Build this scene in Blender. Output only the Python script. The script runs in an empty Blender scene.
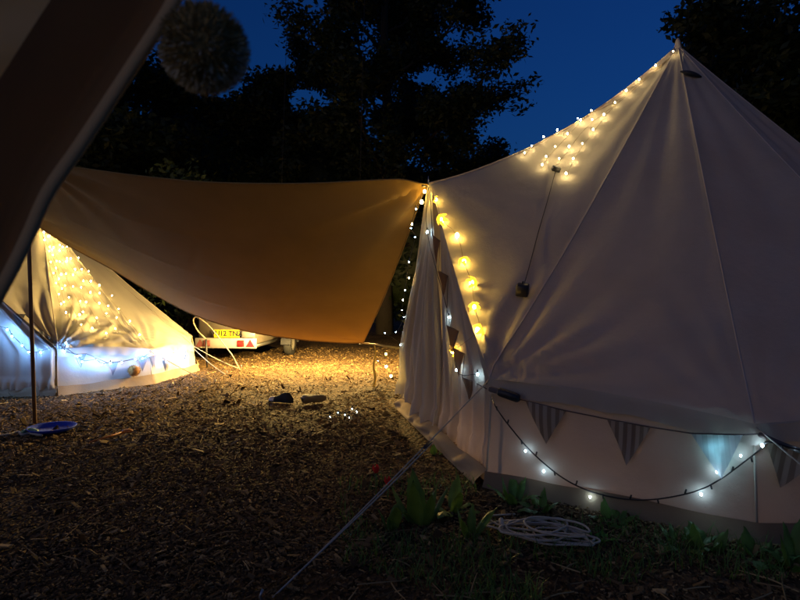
import bpy, math, random
from mathutils import Vector, Matrix, noise
from mathutils.bvhtree import BVHTree

random.seed(7)
V = Vector
PI = math.pi
sc = bpy.context.scene
col = sc.collection

# ------------------------------------------------------------------ camera, sky, sun, exposure
CAM_H, F, CX, HZ = 1.15, 580.0, 400.0, 290.0
cam_d = bpy.data.cameras.new('camera')
cam = bpy.data.objects.new('camera', cam_d)
col.objects.link(cam)
cam.location = (0, 0, CAM_H)
cam.rotation_euler = (PI / 2, 0, 0)
cam_d.sensor_width = 36
cam_d.lens = F / 800 * 36
cam_d.shift_y = -(300 - HZ) / 800
cam_d.clip_start = 0.02
cam_d.clip_end = 500
cam_d.dof.use_dof = True
cam_d.dof.focus_distance = 4.6
cam_d.dof.aperture_fstop = 6.5
sc.camera = cam

SUN_EL, SUN_AZ = 0.5, 230.0
w = bpy.data.worlds.new('World')
sc.world = w
w.use_nodes = True
nt = w.node_tree
sky = nt.nodes.new('ShaderNodeTexSky')
sky.sky_type = 'NISHITA'
sky.sun_disc = False
sky.sun_elevation = math.radians(SUN_EL)
sky.sun_rotation = math.radians(SUN_AZ)
sky.air_density = 1.0
sky.dust_density = 0.3
sky.ozone_density = 6.0
nt.links.new(sky.outputs[0], nt.nodes['Background'].inputs[0])
nt.nodes['Background'].inputs[1].default_value = 0.15

sd = bpy.data.lights.new('sun_afterglow', 'SUN')
sd.energy = 0.14
sd.angle = math.radians(65)
sd.color = (1.0, 0.74, 0.48)
so = bpy.data.objects.new('sun_afterglow', sd)
col.objects.link(so)
so.rotation_euler = (math.radians(90 - 9), 0, math.radians(180 - SUN_AZ))

sc.view_settings.view_transform = 'Standard'
sc.view_settings.look = 'None'
sc.view_settings.gamma = 1.0
sc.view_settings.exposure = 0.6
sc.render.engine = 'CYCLES'
sc.cycles.use_denoising = True
sc.cycles.denoiser = 'OPENIMAGEDENOISE'
sc.cycles.use_light_tree = True
sc.cycles.max_bounces = 7
sc.cycles.diffuse_bounces = 4
sc.cycles.transmission_bounces = 5
sc.cycles.sample_clamp_indirect = 3.0
sc.cycles.caustics_reflective = False
sc.cycles.caustics_refractive = False

ASSUMED_LANTERN_L = 3000.0       # unseen lamps assumed beyond the tarp to light the ground
ASSUMED_TENT_LAMP_L = 66.0      # unseen lamp assumed inside the big tent for the canvas glow
WARM_L, COOL_L, FLOWER_L, RIDGE_L = 190.0, 55.0, 70.0, 125.0


def at(px, py, Y):
    """world point seen at pixel (px,py) of the 800x600 survey photo at distance Y"""
    return V(((px - CX) / F * Y, Y, CAM_H - (py - HZ) / F * Y))


def gnd(px, py):
    return at(px, py, CAM_H * F / (py - HZ))


# ------------------------------------------------------------------ helpers
class MB:
    def __init__(s):
        s.v, s.f, s.u = [], [], {}

    def add(s, vs, fs):
        o = len(s.v)
        s.v.extend([V(p) for p in vs])
        s.f.extend([tuple(i + o for i in f) for f in fs])
        return o

    def grid(s, rows, closed=False):
        """rows: list of equal length lists of points"""
        n = len(rows[0])
        vs = [p for r in rows for p in r]
        fs = []
        for i in range(len(rows) - 1):
            for j in range(n if closed else n - 1):
                a, b = i * n + j, i * n + (j + 1) % n
                fs.append((a, b, b + n, a + n))
        return s.add(vs, fs)

    def tube(s, pts, r, k=6, cap=True):
        pts = [V(p) for p in pts]
        n = len(pts)
        rr = r if isinstance(r, (list, tuple)) else [r] * n
        rows = []
        up = None
        for i, p in enumerate(pts):
            t = (pts[min(i + 1, n - 1)] - pts[max(i - 1, 0)])
            if t.length < 1e-9:
                t = V((0, 0, 1))
            t.normalize()
            if up is None:
                up = V((0, 0, 1)) if abs(t.z) < .9 else V((1, 0, 0))
            a = t.cross(up)
            if a.length < 1e-4:
                a = t.cross(V((.3, 1, .2)))
            a.normalize()
            b = t.cross(a).normalized()
            up = -b
            rows.append([p + (a * math.cos(2 * PI * j / k) + b * math.sin(2 * PI * j / k)) * rr[i] for j in range(k)])
        o = s.grid(rows, True)
        if cap:
            s.f.append(tuple(o + j for j in range(k))[::-1])
            s.f.append(tuple(o + (n - 1) * k + j for j in range(k)))

    def box(s, c, x, y, z, bev=0.0):
        """box from centre and three half vectors, optionally chamfered"""
        c, x, y, z = V(c), V(x), V(y), V(z)
        if bev <= 0:
            vs = [c + x * i + y * j + z * k for i in (-1, 1) for j in (-1, 1) for k in (-1, 1)]
            s.add(vs, [(0, 1, 3, 2), (4, 6, 7, 5), (0, 4, 5, 1), (2, 3, 7, 6), (0, 2, 6, 4), (1, 5, 7, 3)])
            return
        lx, ly, lz = x.length, y.length, z.length
        rows = []
        for (zz, ins) in ((-1, bev), (-1 + bev / lz, 0), (1 - bev / lz, 0), (1, bev)):
            row = []
            X, Y = lx - ins, ly - ins
            for (i, j, first) in ((1, 1, 0), (-1, 1, 1), (-1, -1, 0), (1, -1, 1)):
                pa = (i * X / lx, j * (Y - bev) / ly)
                pb = (i * (X - bev) / lx, j * Y / ly)
                for q in ((pa, pb) if not first else (pb, pa)):
                    row.append(c + x * q[0] + y * q[1] + z * zz)
            rows.append(row)
        o = s.grid(rows, True)
        s.f.append(tuple(o + j for j in range(8))[::-1])
        s.f.append(tuple(o + 24 + j for j in range(8)))

    def ball(s, c, rx, ry=None, rz=None, nu=10, nv=7, warp=None):
        ry = rx if ry is None else ry
        rz = rx if rz is None else rz
        rows = []
        for i in range(nv + 1):
            th = PI * i / nv
            rr = max(math.sin(th), 1e-3)
            row = []
            for j in range(nu):
                ph = 2 * PI * j / nu
                d = V((rr * math.cos(ph), rr * math.sin(ph), math.cos(th)))
                k = 1 if warp is None else warp(d)
                row.append(V(c) + V((d.x * rx, d.y * ry, d.z * rz)) * k)
            rows.append(row)
        s.grid(rows, True)

    def lathe(s, c, prof, k=20, axis=V((0, 0, 1))):
        axis = V(axis).normalized()
        a = axis.orthogonal().normalized()
        b = axis.cross(a)
        s.grid([[V(c) + axis * h + (a * math.cos(2 * PI * j / k) + b * math.sin(2 * PI * j / k)) * r for j in range(k)]
                for (r, h) in prof], True)

    def build(s, name, mat, parent=None, smooth=True, attr=None):
        me = bpy.data.meshes.new(name)
        me.from_pydata([tuple(p) for p in s.v], [], s.f)
        me.validate()
        if smooth:
            me.polygons.foreach_set('use_smooth', [True] * len(me.polygons))
        if attr:
            for k, vals in attr.items():
                a = me.attributes.new(k, 'FLOAT', 'POINT')
                a.data.foreach_set('value', vals)
        if mat:
            me.materials.append(mat)
        return link(name, me, parent)


def link(name, me, parent=None, loc=None, rot=None, scale=None):
    o = bpy.data.objects.new(name, me)
    col.objects.link(o)
    if loc is not None:
        o.location = loc
    if rot is not None:
        o.rotation_euler = rot
    if scale is not None:
        o.scale = scale
    if parent is not None:
        o.parent = parent
        if parent.type == 'EMPTY':
            o.matrix_parent_inverse = Matrix.Translation(-parent.location)
    return o


def tag(o, label, cat, group=None):
    o['label'] = label
    o['category'] = cat
    if group:
        o['group'] = group
    return o


def thing(name, loc, label, cat, group=None):
    o = bpy.data.objects.new(name, None)
    o.empty_display_size = .1
    col.objects.link(o)
    o.location = loc
    return tag(o, label, cat, group)


def spline(pts, n=6):
    """Catmull-Rom through points"""
    pts = [V(p) for p in pts]
    if len(pts) < 3:
        return pts
    P = [pts[0] * 2 - pts[1]] + pts + [pts[-1] * 2 - pts[-2]]
    out = []
    for i in range(1, len(P) - 2):
        a, b, c, d = P[i - 1:i + 3]
        for k in range(n):
            t = k / n
            out.append(.5 * ((2 * b) + (c - a) * t + (2 * a - 5 * b + 4 * c - d) * t * t + (3 * b - a - 3 * c + d) * t ** 3))
    out.append(pts[-1])
    return out


def lerp(a, b, t):
    return a + (b - a) * t


def nz(p, s=1.0):
    return noise.noise(V(p) * s)


def smooth01(x):
    x = max(0, min(1, x))
    return x * x * (3 - 2 * x)


# ------------------------------------------------------------------ materials
def new_mat(name):
    m = bpy.data.materials.new(name)
    m.use_nodes = True
    return m, m.node_tree.nodes, m.node_tree.links


def mat_simple(name, rgb, rough=.6, metal=0, var=.25, scale=8, bump=0, spec=.4):
    m, N, L = new_mat(name)
    b = N['Principled BSDF']
    b.inputs['Roughness'].default_value = rough
    b.inputs['Metallic'].default_value = metal
    b.inputs['Specular IOR Level'].default_value = spec
    tc = N.new('ShaderNodeTexCoord')
    no = N.new('ShaderNodeTexNoise')
    no.inputs['Scale'].default_value = scale
    no.inputs['Detail'].default_value = 5
    L.new(tc.outputs['Object'], no.inputs['Vector'])
    mx = N.new('ShaderNodeMix')
    mx.data_type = 'RGBA'
    mx.inputs[6].default_value = (*[c * (1 - var) for c in rgb], 1)
    mx.inputs[7].default_value = (*[min(1, c * (1 + var)) for c in rgb], 1)
    L.new(no.outputs[0], mx.inputs[0])
    L.new(mx.outputs[2], b.inputs['Base Color'])
    if bump:
        bp = N.new('ShaderNodeBump')
        bp.inputs['Strength'].default_value = bump
        bp.inputs['Distance'].default_value = .01
        L.new(no.outputs[0], bp.inputs['Height'])
        L.new(bp.outputs[0], b.inputs['Normal'])
    return m


def mat_cloth(name, rgb, trans_rgb, trans=.3, stain=.18, stripe=None, bump=.25):
    """woven cloth: diffuse with some light coming through, faint stains, weave and creases"""
    m, N, L = new_mat(name)
    b = N['Principled BSDF']
    out = N['Material Output']
    b.inputs['Roughness'].default_value = .9
    b.inputs['Specular IOR Level'].default_value = .15
    tc = N.new('ShaderNodeTexCoord')
    n1 = N.new('ShaderNodeTexNoise')
    n1.inputs['Scale'].default_value = 2.2
    n1.inputs['Detail'].default_value = 7
    n1.inputs['Roughness'].default_value = .62
    L.new(tc.outputs['Object'], n1.inputs['Vector'])
    mx = N.new('ShaderNodeMix')
    mx.data_type = 'RGBA'
    mx.inputs[6].default_value = (*[c * (1 - stain) for c in rgb], 1)
    mx.inputs[7].default_value = (*[min(1, c * (1 + stain * .6)) for c in rgb], 1)
    L.new(n1.outputs[0], mx.inputs[0])
    colo = mx.outputs[2]
    if stripe:
        at_ = N.new('ShaderNodeAttribute')
        at_.attribute_name = 'u'
        mm = N.new('ShaderNodeMath')
        mm.operation = 'SINE'
        ml = N.new('ShaderNodeMath')
        ml.operation = 'MULTIPLY'
        ml.inputs[1].default_value = stripe[1]
        L.new(at_.outputs['Fac'], ml.inputs[0])
        L.new(ml.outputs[0], mm.inputs[0])
        rp = N.new('ShaderNodeMapRange')
        rp.inputs[1].default_value = -.15
        rp.inputs[2].default_value = .15
        L.new(mm.outputs[0], rp.inputs[0])
        m2 = N.new('ShaderNodeMix')
        m2.data_type = 'RGBA'
        m2.inputs[7].default_value = (*stripe[0], 1)
        L.new(rp.outputs[0], m2.inputs[0])
        L.new(colo, m2.inputs[6])
        colo = m2.outputs[2]
    L.new(colo, b.inputs['Base Color'])
    n2 = N.new('ShaderNodeTexNoise')
    n2.inputs['Scale'].default_value = 9
    n2.inputs['Detail'].default_value = 9
    n2.inputs['Roughness'].default_value = .7
    L.new(tc.outputs['Object'], n2.inputs['Vector'])
    bp = N.new('ShaderNodeBump')
    bp.inputs['Strength'].default_value = bump
    bp.inputs['Distance'].default_value = .02
    L.new(n2.outputs[0], bp.inputs['Height'])
    L.new(bp.outputs[0], b.inputs['Normal'])
    tr = N.new('ShaderNodeBsdfTranslucent')
    tr.inputs[0].default_value = (*trans_rgb, 1)
    ms = N.new('ShaderNodeMixShader')
    ms.inputs[0].default_value = trans
    L.new(b.outputs[0], ms.inputs[1])
    L.new(tr.outputs[0], ms.inputs[2])
    L.new(ms.outputs[0], out.inputs[0])
    return m


def mat_emit(name, rgb, strength):
    m, N, L = new_mat(name)
    e = N.new('ShaderNodeEmission')
    e.inputs[0].default_value = (*rgb, 1)
    e.inputs[1].default_value = strength
    L.new(e.outputs[0], N['Material Output'].inputs[0])
    return m


def mat_leaf(name, rgb, trans=.3, var=.35):
    m, N, L = new_mat(name)
    b = N['Principled BSDF']
    b.inputs['Roughness'].default_value = .5
    b.inputs['Specular IOR Level'].default_value = .3
    g = N.new('ShaderNodeNewGeometry')
    oi = N.new('ShaderNodeTexCoord')
    no = N.new('ShaderNodeTexNoise')
    no.inputs['Scale'].default_value = 14
    L.new(oi.outputs['Object'], no.inputs['Vector'])
    mx = N.new('ShaderNodeMix')
    mx.data_type = 'RGBA'
    mx.inputs[6].default_value = (*[c * (1 - var) for c in rgb], 1)
    mx.inputs[7].default_value = (*[c * (1 + var) for c in rgb], 1)
    L.new(no.outputs[0], mx.inputs[0])
    L.new(mx.outputs[2], b.inputs['Base Color'])
    tr = N.new('ShaderNodeBsdfTranslucent')
    L.new(mx.outputs[2], tr.inputs[0])
    ms = N.new('ShaderNodeMixShader')
    ms.inputs[0].default_value = trans
    L.new(b.outputs[0], ms.inputs[1])
    L.new(tr.outputs[0], ms.inputs[2])
    L.new(ms.outputs[0], N['Material Output'].inputs[0])
    return m


def mat_ground():
    m, N, L = new_mat('woodchip_soil')
    b = N['Principled BSDF']
    b.inputs['Roughness'].default_value = .95
    b.inputs['Specular IOR Level'].default_value = .1
    tc = N.new('ShaderNodeTexCoord')
    vo = N.new('ShaderNodeTexVoronoi')
    vo.inputs['Scale'].default_value = 46
    mp = N.new('ShaderNodeMapping')
    mp.inputs['Scale'].default_value = (1, .6, 1)
    L.new(tc.outputs['Object'], mp.inputs[0])
    L.new(mp.outputs[0], vo.inputs['Vector'])
    no = N.new('ShaderNodeTexNoise')
    no.inputs['Scale'].default_value = 1.3
    no.inputs['Detail'].default_value = 8
    L.new(tc.outputs['Object'], no.inputs['Vector'])
    sep = N.new('ShaderNodeSeparateColor')
    L.new(vo.outputs['Color'], sep.inputs[0])
    r = N.new('ShaderNodeValToRGB')
    r.color_ramp.elements[0].color = (.018, .012, .007, 1)
    r.color_ramp.elements[1].color = (.17, .105, .05, 1)
    ad = N.new('ShaderNodeMath')
    ad.operation = 'MULTIPLY'
    L.new(sep.outputs[0], ad.inputs[0])
    L.new(no.outputs[0], ad.inputs[1])
    mu = N.new('ShaderNodeMath')
    mu.operation = 'MULTIPLY'
    mu.inputs[1].default_value = 1.7
    L.new(ad.outputs[0], mu.inputs[0])
    L.new(mu.outputs[0], r.inputs[0])
    L.new(r.outputs[0], b.inputs['Base Color'])
    bp = N.new('ShaderNodeBump')
    bp.inputs['Strength'].default_value = .8
    bp.inputs['Distance'].default_value = .02
    L.new(vo.outputs['Distance'], bp.inputs['Height'])
    L.new(bp.outputs[0], b.inputs['Normal'])
    return m


def mat_chip():
    m, N, L = new_mat('woodchip')
    b = N['Principled BSDF']
    b.inputs['Roughness'].default_value = .85
    b.inputs['Specular IOR Level'].default_value = .2
    a = N.new('ShaderNodeAttribute')
    a.attribute_name = 'tone'
    r = N.new('ShaderNodeValToRGB')
    e = r.color_ramp.elements
    e[0].color = (.045, .028, .014, 1)
    e[1].color = (.54, .37, .15, 1)
    k = e.new(.55)
    k.color = (.20, .125, .05, 1)
    L.new(a.outputs['Fac'], r.inputs[0])
    L.new(r.outputs[0], b.inputs['Base Color'])
    return m


M = {}
M['canvas'] = mat_cloth('cream_canvas', (.58, .53, .42), (.60, .51, .39), .30, stain=.30, bump=.42)
M['canvas2'] = mat_cloth('cream_canvas_small_tent', (.56, .51, .42), (.60, .52, .38), .30)
M['seam'] = mat_cloth('lit_seam_tape', (.74, .66, .56), (.75, .64, .52), .35)  # paler than the canvas, painting in the light that seams catch
M['mud'] = mat_cloth('brown_groundsheet', (.27, .19, .11), (.2, .13, .07), .06)
M['mud2'] = mat_cloth('tan_groundsheet', (.34, .25, .15), (.2, .13, .07), .06)
M['tarp'] = mat_cloth('tan_tarp', (.36, .22, .07), (.50, .22, .045), .05, stain=.28, bump=.12)
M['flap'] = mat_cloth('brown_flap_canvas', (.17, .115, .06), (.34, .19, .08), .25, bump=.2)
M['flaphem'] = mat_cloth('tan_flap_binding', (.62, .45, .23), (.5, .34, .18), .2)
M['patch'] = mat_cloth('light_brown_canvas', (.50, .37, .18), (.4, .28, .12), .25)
M['stripe'] = mat_cloth('striped_bunting', (.50, .41, .30), (.4, .32, .22), .3, stripe=((.24, .18, .13), 34.0))
M['bunt'] = mat_cloth('brown_bunting', (.22, .13, .08), (.2, .12, .07), .2)
M['buntgrey'] = mat_cloth('grey_bunting', (.24, .22, .22), (.2, .2, .2), .2)
M['buntwhite'] = mat_cloth('pale_bunting', (.55, .55, .52), (.5, .52, .5), .4, stripe=((.28, .28, .27), 30.0))
M['tape'] = mat_cloth('bunting_tape', (.16, .13, .11), (.1, .1, .1), .05)
M['rope'] = mat_simple('white_rope', (.48, .43, .33), .8, scale=60, bump=.4)
M['yrope'] = mat_simple('yellow_cord', (.62, .46, .10), .8, scale=60, bump=.4)
M['hoop'] = mat_simple('pale_fibreglass', (.36, .28, .15), .5)
M['cyan'] = mat_emit('cyan_white_bulb', (.25, .72, 1), 55.0)
M['cable'] = mat_simple('dark_cable', (.035, .03, .025), .5)
M['clear_cable'] = mat_simple('fine_light_wire', (.30, .22, .12), .4)
M['pole'] = mat_simple('wooden_pole', (.17, .095, .045), .6, scale=20)
M['steel'] = mat_simple('galvanised_steel', (.42, .42, .42), .4, .9)
M['black'] = mat_simple('black_plastic', (.02, .02, .022), .45)
M['bark'] = mat_simple('bark', (.035, .026, .018), .9, scale=6, bump=.6)
M['leaf'] = mat_leaf('tree_foliage', (.024, .036, .011))
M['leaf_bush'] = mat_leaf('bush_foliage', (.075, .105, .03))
M['weed'] = mat_leaf('broad_weed_leaf', (.10, .19, .035), .3, .55)
M['weed2'] = mat_leaf('bright_weed_leaf', (.12, .34, .04))
M['red'] = mat_leaf('red_petal', (.45, .03, .03), .3)
M['ground'] = mat_ground()
M['chip'] = mat_chip()
M['warm'] = mat_emit('warm_bulb', (1, .68, .20), WARM_L)
M['ridge'] = mat_emit('warm_white_bulb', (1, .73, .33), RIDGE_L)
M['cool'] = mat_emit('cool_white_bulb', (.50, .74, 1), COOL_L)
M['blue'] = mat_emit('blue_white_bulb', (.16, .40, 1), 850.0)
M['amber'] = mat_emit('amber_bulb', (1, .62, .12), FLOWER_L)
M['assumed_lantern'] = mat_emit('assumed_lantern_globe', (1, .66, .21), ASSUMED_LANTERN_L)
M['assumed_tentlamp'] = mat_emit('assumed_tent_lantern_globe', (1, .60, .36), ASSUMED_TENT_LAMP_L)
M['petal'] = mat_leaf('yellow_shade_petal', (.75, .50, .08), .6, .15)
M['pom'] = mat_simple('brown_wool', (.40, .30, .12), .95, scale=40)
M['pom_rimlight_cord'] = mat_simple('rimlight_wool', (.85, .78, .60), .95, scale=40)  # pale tone paints rim light under the pompom; the cord shares it
M['rust'] = mat_simple('rust_brown_wool', (.36, .17, .04), .95, scale=30)
M['grey_body'] = mat_simple('trailer_grey_paint', (.13, .11, .085), .5)
M['white_paint'] = mat_simple('white_board', (.42, .40, .37), .5, var=.06)
M['plate'] = mat_simple('yellow_plate', (.80, .56, .02), .35, var=.05)
M['redlens'] = mat_simple('red_lens', (.55, .02, .02), .2, var=.1)
M['darkred'] = mat_simple('dark_red_lens', (.16, .05, .05), .4, var=.2)  # darker, duller red for the left-hand lenses
M['tyre'] = mat_simple('tyre_rubber', (.025, .025, .025), .8)
M['rim'] = mat_simple('steel_rim', (.33, .31, .27), .5, .3)
M['blueplastic'] = mat_simple('blue_plastic', (.02, .06, .50), .75, var=.1)
M['orangewood'] = mat_simple('orange_wood', (.60, .20, .04), .6, scale=30)
M['shoe'] = mat_simple('black_suede', (.012, .012, .013), .75)
M['sole'] = mat_simple('pale_rubber', (.60, .55, .50), .6, var=.1)
M['shoegrey'] = mat_simple('grey_mesh_fabric', (.22, .22, .20), .8, scale=50)
M['greenplastic'] = mat_simple('pale_green_plastic', (.35, .55, .25), .5)


# ------------------------------------------------------------------ ground
g = MB()
R_ = 160.0


def gz(x, y):
    d = math.hypot(x, y)
    return 0.0 if d > 14 else .018 * nz((x, y, 0), .8) * (1 - d / 14)


def axis_steps():
    a = [-160, -80, -40, -25, -18, -14]
    b = [-12 + .3 * i for i in range(81)]
    return a + b + [14, 18, 25, 40, 80, 160]


ax = axis_steps()
g.grid([[V((x, y, gz(x, y))) for x in ax] for y in ax])
ground = g.build('ground', M['ground'])
ground['kind'] = 'structure'

# loose woodchips, denser where one stands close
chips = MB()
tone = []
rc = random.Random(3)
c1 = (2.38, 4.97)
c2 = (-4.95, 8.0)
cnt = 0
while cnt < 95000:
    y = math.exp(rc.uniform(math.log(1.35), math.log(11.5)))
    x = rc.uniform(-1, 1) * (y * .95 + .5)
    if math.hypot(x - c1[0], y - c1[1]) < 2.4 or math.hypot(x - c2[0], y - c2[1]) < 1.95:
        continue
    if nz((x * 1.6, y * 1.6, 3)) < -.18 and rc.random() < .6:
        continue
    cnt += 1
    ln = rc.uniform(.005, .016) * (1 + (rc.random() < .08) * rc.uniform(.6, 2.2)) * (.7 if y < 2.4 else (.9 if y < 4 else 1.2))
    wd = ln * rc.uniform(.22, .6)
    th = rc.uniform(.0015, .005)
    a = rc.uniform(0, 2 * PI)
    tl = rc.gauss(0, .33)
    dx = V((math.cos(a) * math.cos(tl), math.sin(a) * math.cos(tl), math.sin(tl)))
    dy = V((-math.sin(a), math.cos(a), rc.gauss(0, .3)))
    dz = dx.cross(dy).normalized() * th
    c = V((x, y, gz(x, y) + abs(math.sin(tl)) * ln * .5 + rc.uniform(0, .012)))
    dx = dx * ln
    dy = dy * wd
    vs = [c - dx - dy * .7, c + dx * .9 - dy, c + dx + dy * .6, c - dx * .8 + dy,
          c - dx * .9 - dy * .5 + dz, c + dx * .8 - dy * .7 + dz, c + dx * .8 + dy * .5 + dz, c - dx * .7 + dy * .8 + dz]
    chips.add(vs, [(4, 5, 6, 7), (0, 1, 5, 4), (1, 2, 6, 5), (2, 3, 7, 6), (3, 0, 4, 7)])
    t = min(1, max(0, rc.gauss(.38, .24)))
    tone.extend([t] * 8)
rt = random.Random(17)
for i in range(420):
    y = math.exp(rt.uniform(math.log(1.6), math.log(9)))
    x = rt.uniform(-1, 1) * (y * .9 + .4)
    if math.hypot(x - c1[0], y - c1[1]) < 2.55 or math.hypot(x - c2[0], y - c2[1]) < 2.15:
        continue
    a, ln = rt.uniform(0, 6.28), rt.uniform(.03, .11)
    d = V((math.cos(a), math.sin(a), rt.uniform(-.05, .15))) * ln
    c = V((x, y, gz(x, y) + .014))
    n0 = len(chips.v)
    chips.tube([c - d, c + V((rt.gauss(0, .006), rt.gauss(0, .006), .004)), c + d], [.003, .0032, .0018], 4)
    tone.extend([rt.uniform(.2, .95)] * (len(chips.v) - n0))
o = chips.build('woodchips', M['chip'], None, False, {'tone': tone})
o['kind'] = 'stuff'
tag(o, 'loose brown woodchips covering the campsite ground', 'woodchips')

# ------------------------------------------------------------------ bell tents
BULB = MB()
BULB.ball((0, 0, 0), .0075, None, .010, 8, 6)
SOCKET = MB()
SOCKET.lathe((0, 0, .009), [(.0005, .022), (.004, .02), (.0052, .0), (.0005, -.001)], 8)


class Surf:
    def __init__(s, *mbs):
        vs, fs = [], []
        for m in mbs:
            o = len(vs)
            vs += m.v
            fs += [tuple(i + o for i in f) for f in m.f]
        s.t = BVHTree.FromPolygons(vs, fs)

    def hit(s, px, py, off=0.0):
        d = at(px, py, 1) - V((0, 0, CAM_H))
        p, n, i, dist = s.t.ray_cast(V((0, 0, CAM_H)), d.normalized())
        if p is None:
            return None, None
        if n.dot(d) > 0:
            n = -n
        return p + n * off, n


def peg(parent, p, d):
    m = MB()
    m.tube([p + V((0, 0, -.05)) - d * .02, p + V((0, 0, .04)) + d * .03, p + V((0, 0, .06)) + d * .015], .005, 5)
    return m.build('peg', M['steel'], parent)


def guy(tent, a, b, r=.004, double=0.0, mat='rope', slider=True):
    m = MB()
    a, b = V(a), V(b)
    n = 14
    side = (b - a).cross(V((0, 0, 1))).normalized()

    def path(off):
        return [lerp(a, b, i / n) + V((0, 0, -.02 * math.sin(PI * i / n))) + side * off * math.sin(PI * min(1, i / n * 1.15)) for i in range(n + 1)]
    m.tube(path(double), r, 5)
    if double:
        q = path(-double)
        m.tube(q[5:], r, 5)
    rope = m.build('guy_rope', M[mat], tent)
    d = (b - a).normalized()
    if slider:
        s = MB()
        c = lerp(a, b, .38) + V((0, 0, -.018))
        s.box(c, d * .03, side * .012, d.cross(side) * .006, .002)
        s.build('slider', M['black'], rope)
    pg = V((d.x, d.y, 0))
    peg(rope, V((b.x, b.y, 0)), pg)
    return rope


def bell_tent(name, label, c, R, Reave, H, corners, eave_z, tip, mats, ridge_sag, n=40, rows=64, wrinkle=1.0):
    """corners: angles (deg) running from the near door corner round to the far one"""
    cv, mud = mats
    root = thing(name, (c[0], c[1], 0), label, 'tent')
    C = V((c[0], c[1], 0))

    def pol(a, r, z):
        a = math.radians(a)
        return V((c[0] + r * math.cos(a), c[1] + r * math.sin(a), z))
    E = [pol(a, Reave, z) for a, z in zip(corners, eave_z)]
    B = [pol(a, R, 0) for a in corners]
    tip = V(tip)
    apex = V((c[0], c[1], H))
    # closed boundary of the roof: eave corners, then the door tip
    ring = E + [tip]
    K = len(ring)
    rf = MB()
    grid_rows = []
    bound = []
    for k in range(K):
        for j in range(n):
            u = j / n
            a, b = ring[k], ring[(k + 1) % K]
            p = lerp(a, b, u)
            if k < K - 2:      # eaves bow outward a touch and lift between the guys
                p = p + V((0, 0, .028 * math.sin(PI * u)))
            bound.append((p, k, u))
    for i in range(rows + 1):
        t = .016 + (1 - .016) * (i / rows)
        row = []
        for (p, k, u) in bound:
            q = lerp(apex, p, t)
            inw = (C - p)
            inw.z = 0
            inw.normalize()
            sag = .05 * 4 * t * (1 - t)
            # ridge running to the door tip sags as a catenary
            w_ = 0
            if k == K - 2:
                w_ = u
            elif k == K - 1:
                w_ = 1 - u
            sag += ridge_sag * 4 * t * (1 - t) * smooth01(w_)
            q.z -= sag
            # cloth between the seams dips in
            dip = .034 * math.sin(PI * u) * math.sin(PI * min(1, t * 1.05)) * (1.4 if k >= K - 2 else 1)
            q += inw * dip * .8 + V((0, 0, -dip * .5))
            # long vertical drag lines running from the apex
            q += inw * (.010 * math.sin(u * 2 * PI * 2.3 + 3 * nz((k * 3.1, t * 1.5, 0))) * math.sin(PI * t) * (1 - .5 * t))
            row.append(q)
        grid_rows.append(row)
    # creases fanning out from the strained corners
    cor = [(E[0], 3.2, 17), (E[1], 1.0, 15), (E[-1], 1.2, 18), (tip, 1.0, 14)] + [(e, .7, 14) for e in E[2:-1]]
    for row in grid_rows:
        for idx, q in enumerate(row):
            for (e, amp, fr) in cor:
                d = q - e
                ln = d.length
                if .02 < ln < 1.25:
                    nrm = (q - C)
                    nrm.z = .8
                    nrm.normalize()
                    tang = nrm.cross(V((0, 0, 1))).normalized()
                    upv = tang.cross(nrm)
                    ph = math.atan2(d.dot(upv), d.dot(tang))
                    f = smooth01(ln / .10) * max(0, 1 - ln / 1.25) ** 1.3
                    hgt = math.sin(ph * fr + 2.5 * nz(e + V((ph * 1.6, 0, ln)), 1.3))
                    row[idx] = row[idx] + nrm * (.013 * amp * wrinkle * f * hgt * (.5 + .7 * abs(nz(V((ph * 4, e.x, e.y)), 1.7))) * 1.3)
    rf.grid(grid_rows, True)
    roof = rf.build('roof', cv, root)
    # seams taped over the roof
    sm_every = [k * n for k in range(K)]
    for j in sm_every:
        s = MB()
        pts = [grid_rows[i][j] + (grid_rows[i][j] - C).normalized() * .001 for i in range(0, rows + 1)]
        s.tube(pts, .0045, 5)
        s.build('seam', M['seam'], roof)
    # valance below the eaves
    va = MB()
    vr = [[], [], []]
    for (p, k, u) in bound[:(K - 2) * n + 1]:
        out = (p - C)
        out.z = 0
        out.normalize()
        wv = .007 * math.sin(u * 40) + .008 * nz(p, 6)
        vr[0].append(p + out * .004 + V((0, 0, .012)))
        vr[1].append(p + out * (.012 + wv * .6) + V((0, 0, -.035)))
        vr[2].append(p + out * (.013 + wv) + V((0, 0, -.085 + .006 * math.sin(u * 23))))
    va.grid(vr)
    va.build('valance', cv, root)
    # wall
    wl = MB()
    wr = []
    ns = 11
    for i in range(ns + 1):
        t = i / ns
        row = []
        for k in range(K - 2):
            for j in range(n + (1 if k == K - 3 else 0)):
                u = j / n
                p = lerp(E[k], E[k + 1], u) + V((0, 0, .026 * math.sin(PI * u)))
                b = lerp(B[k], B[k + 1], u)
                out = (b - C).normalized()
                q = lerp(p, b, t) - out * .028 * (1 - t)
                q += out * (.016 * math.sin(PI * t) * math.sin(PI * u)
                            + .010 * nz((q.x * 5, q.y * 5, q.z * 2)) * math.sin(PI * min(1, t + .15))
                            + .006 * math.sin(q.z * 26 + 5 * nz((q.x, q.y, 0), 2.2)) * math.exp(-abs(u - .5) * 3))
                row.append(q)
        wr.append(row)
    wl.grid(wr)
    wl.build('wall', cv, root)
    # corner webbing
    for k in range(K - 1):
        s = MB()
        out = (B[k] - C).normalized()
        s.tube([E[k] - out * .024, lerp(E[k], B[k], .5) - out * .012, B[k] + out * .002], .006, 5)
        s.build('corner_webbing', cv, root)
    # mud flap at the foot of the wall
    mf = MB()
    mr = [[], [], []]
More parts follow.
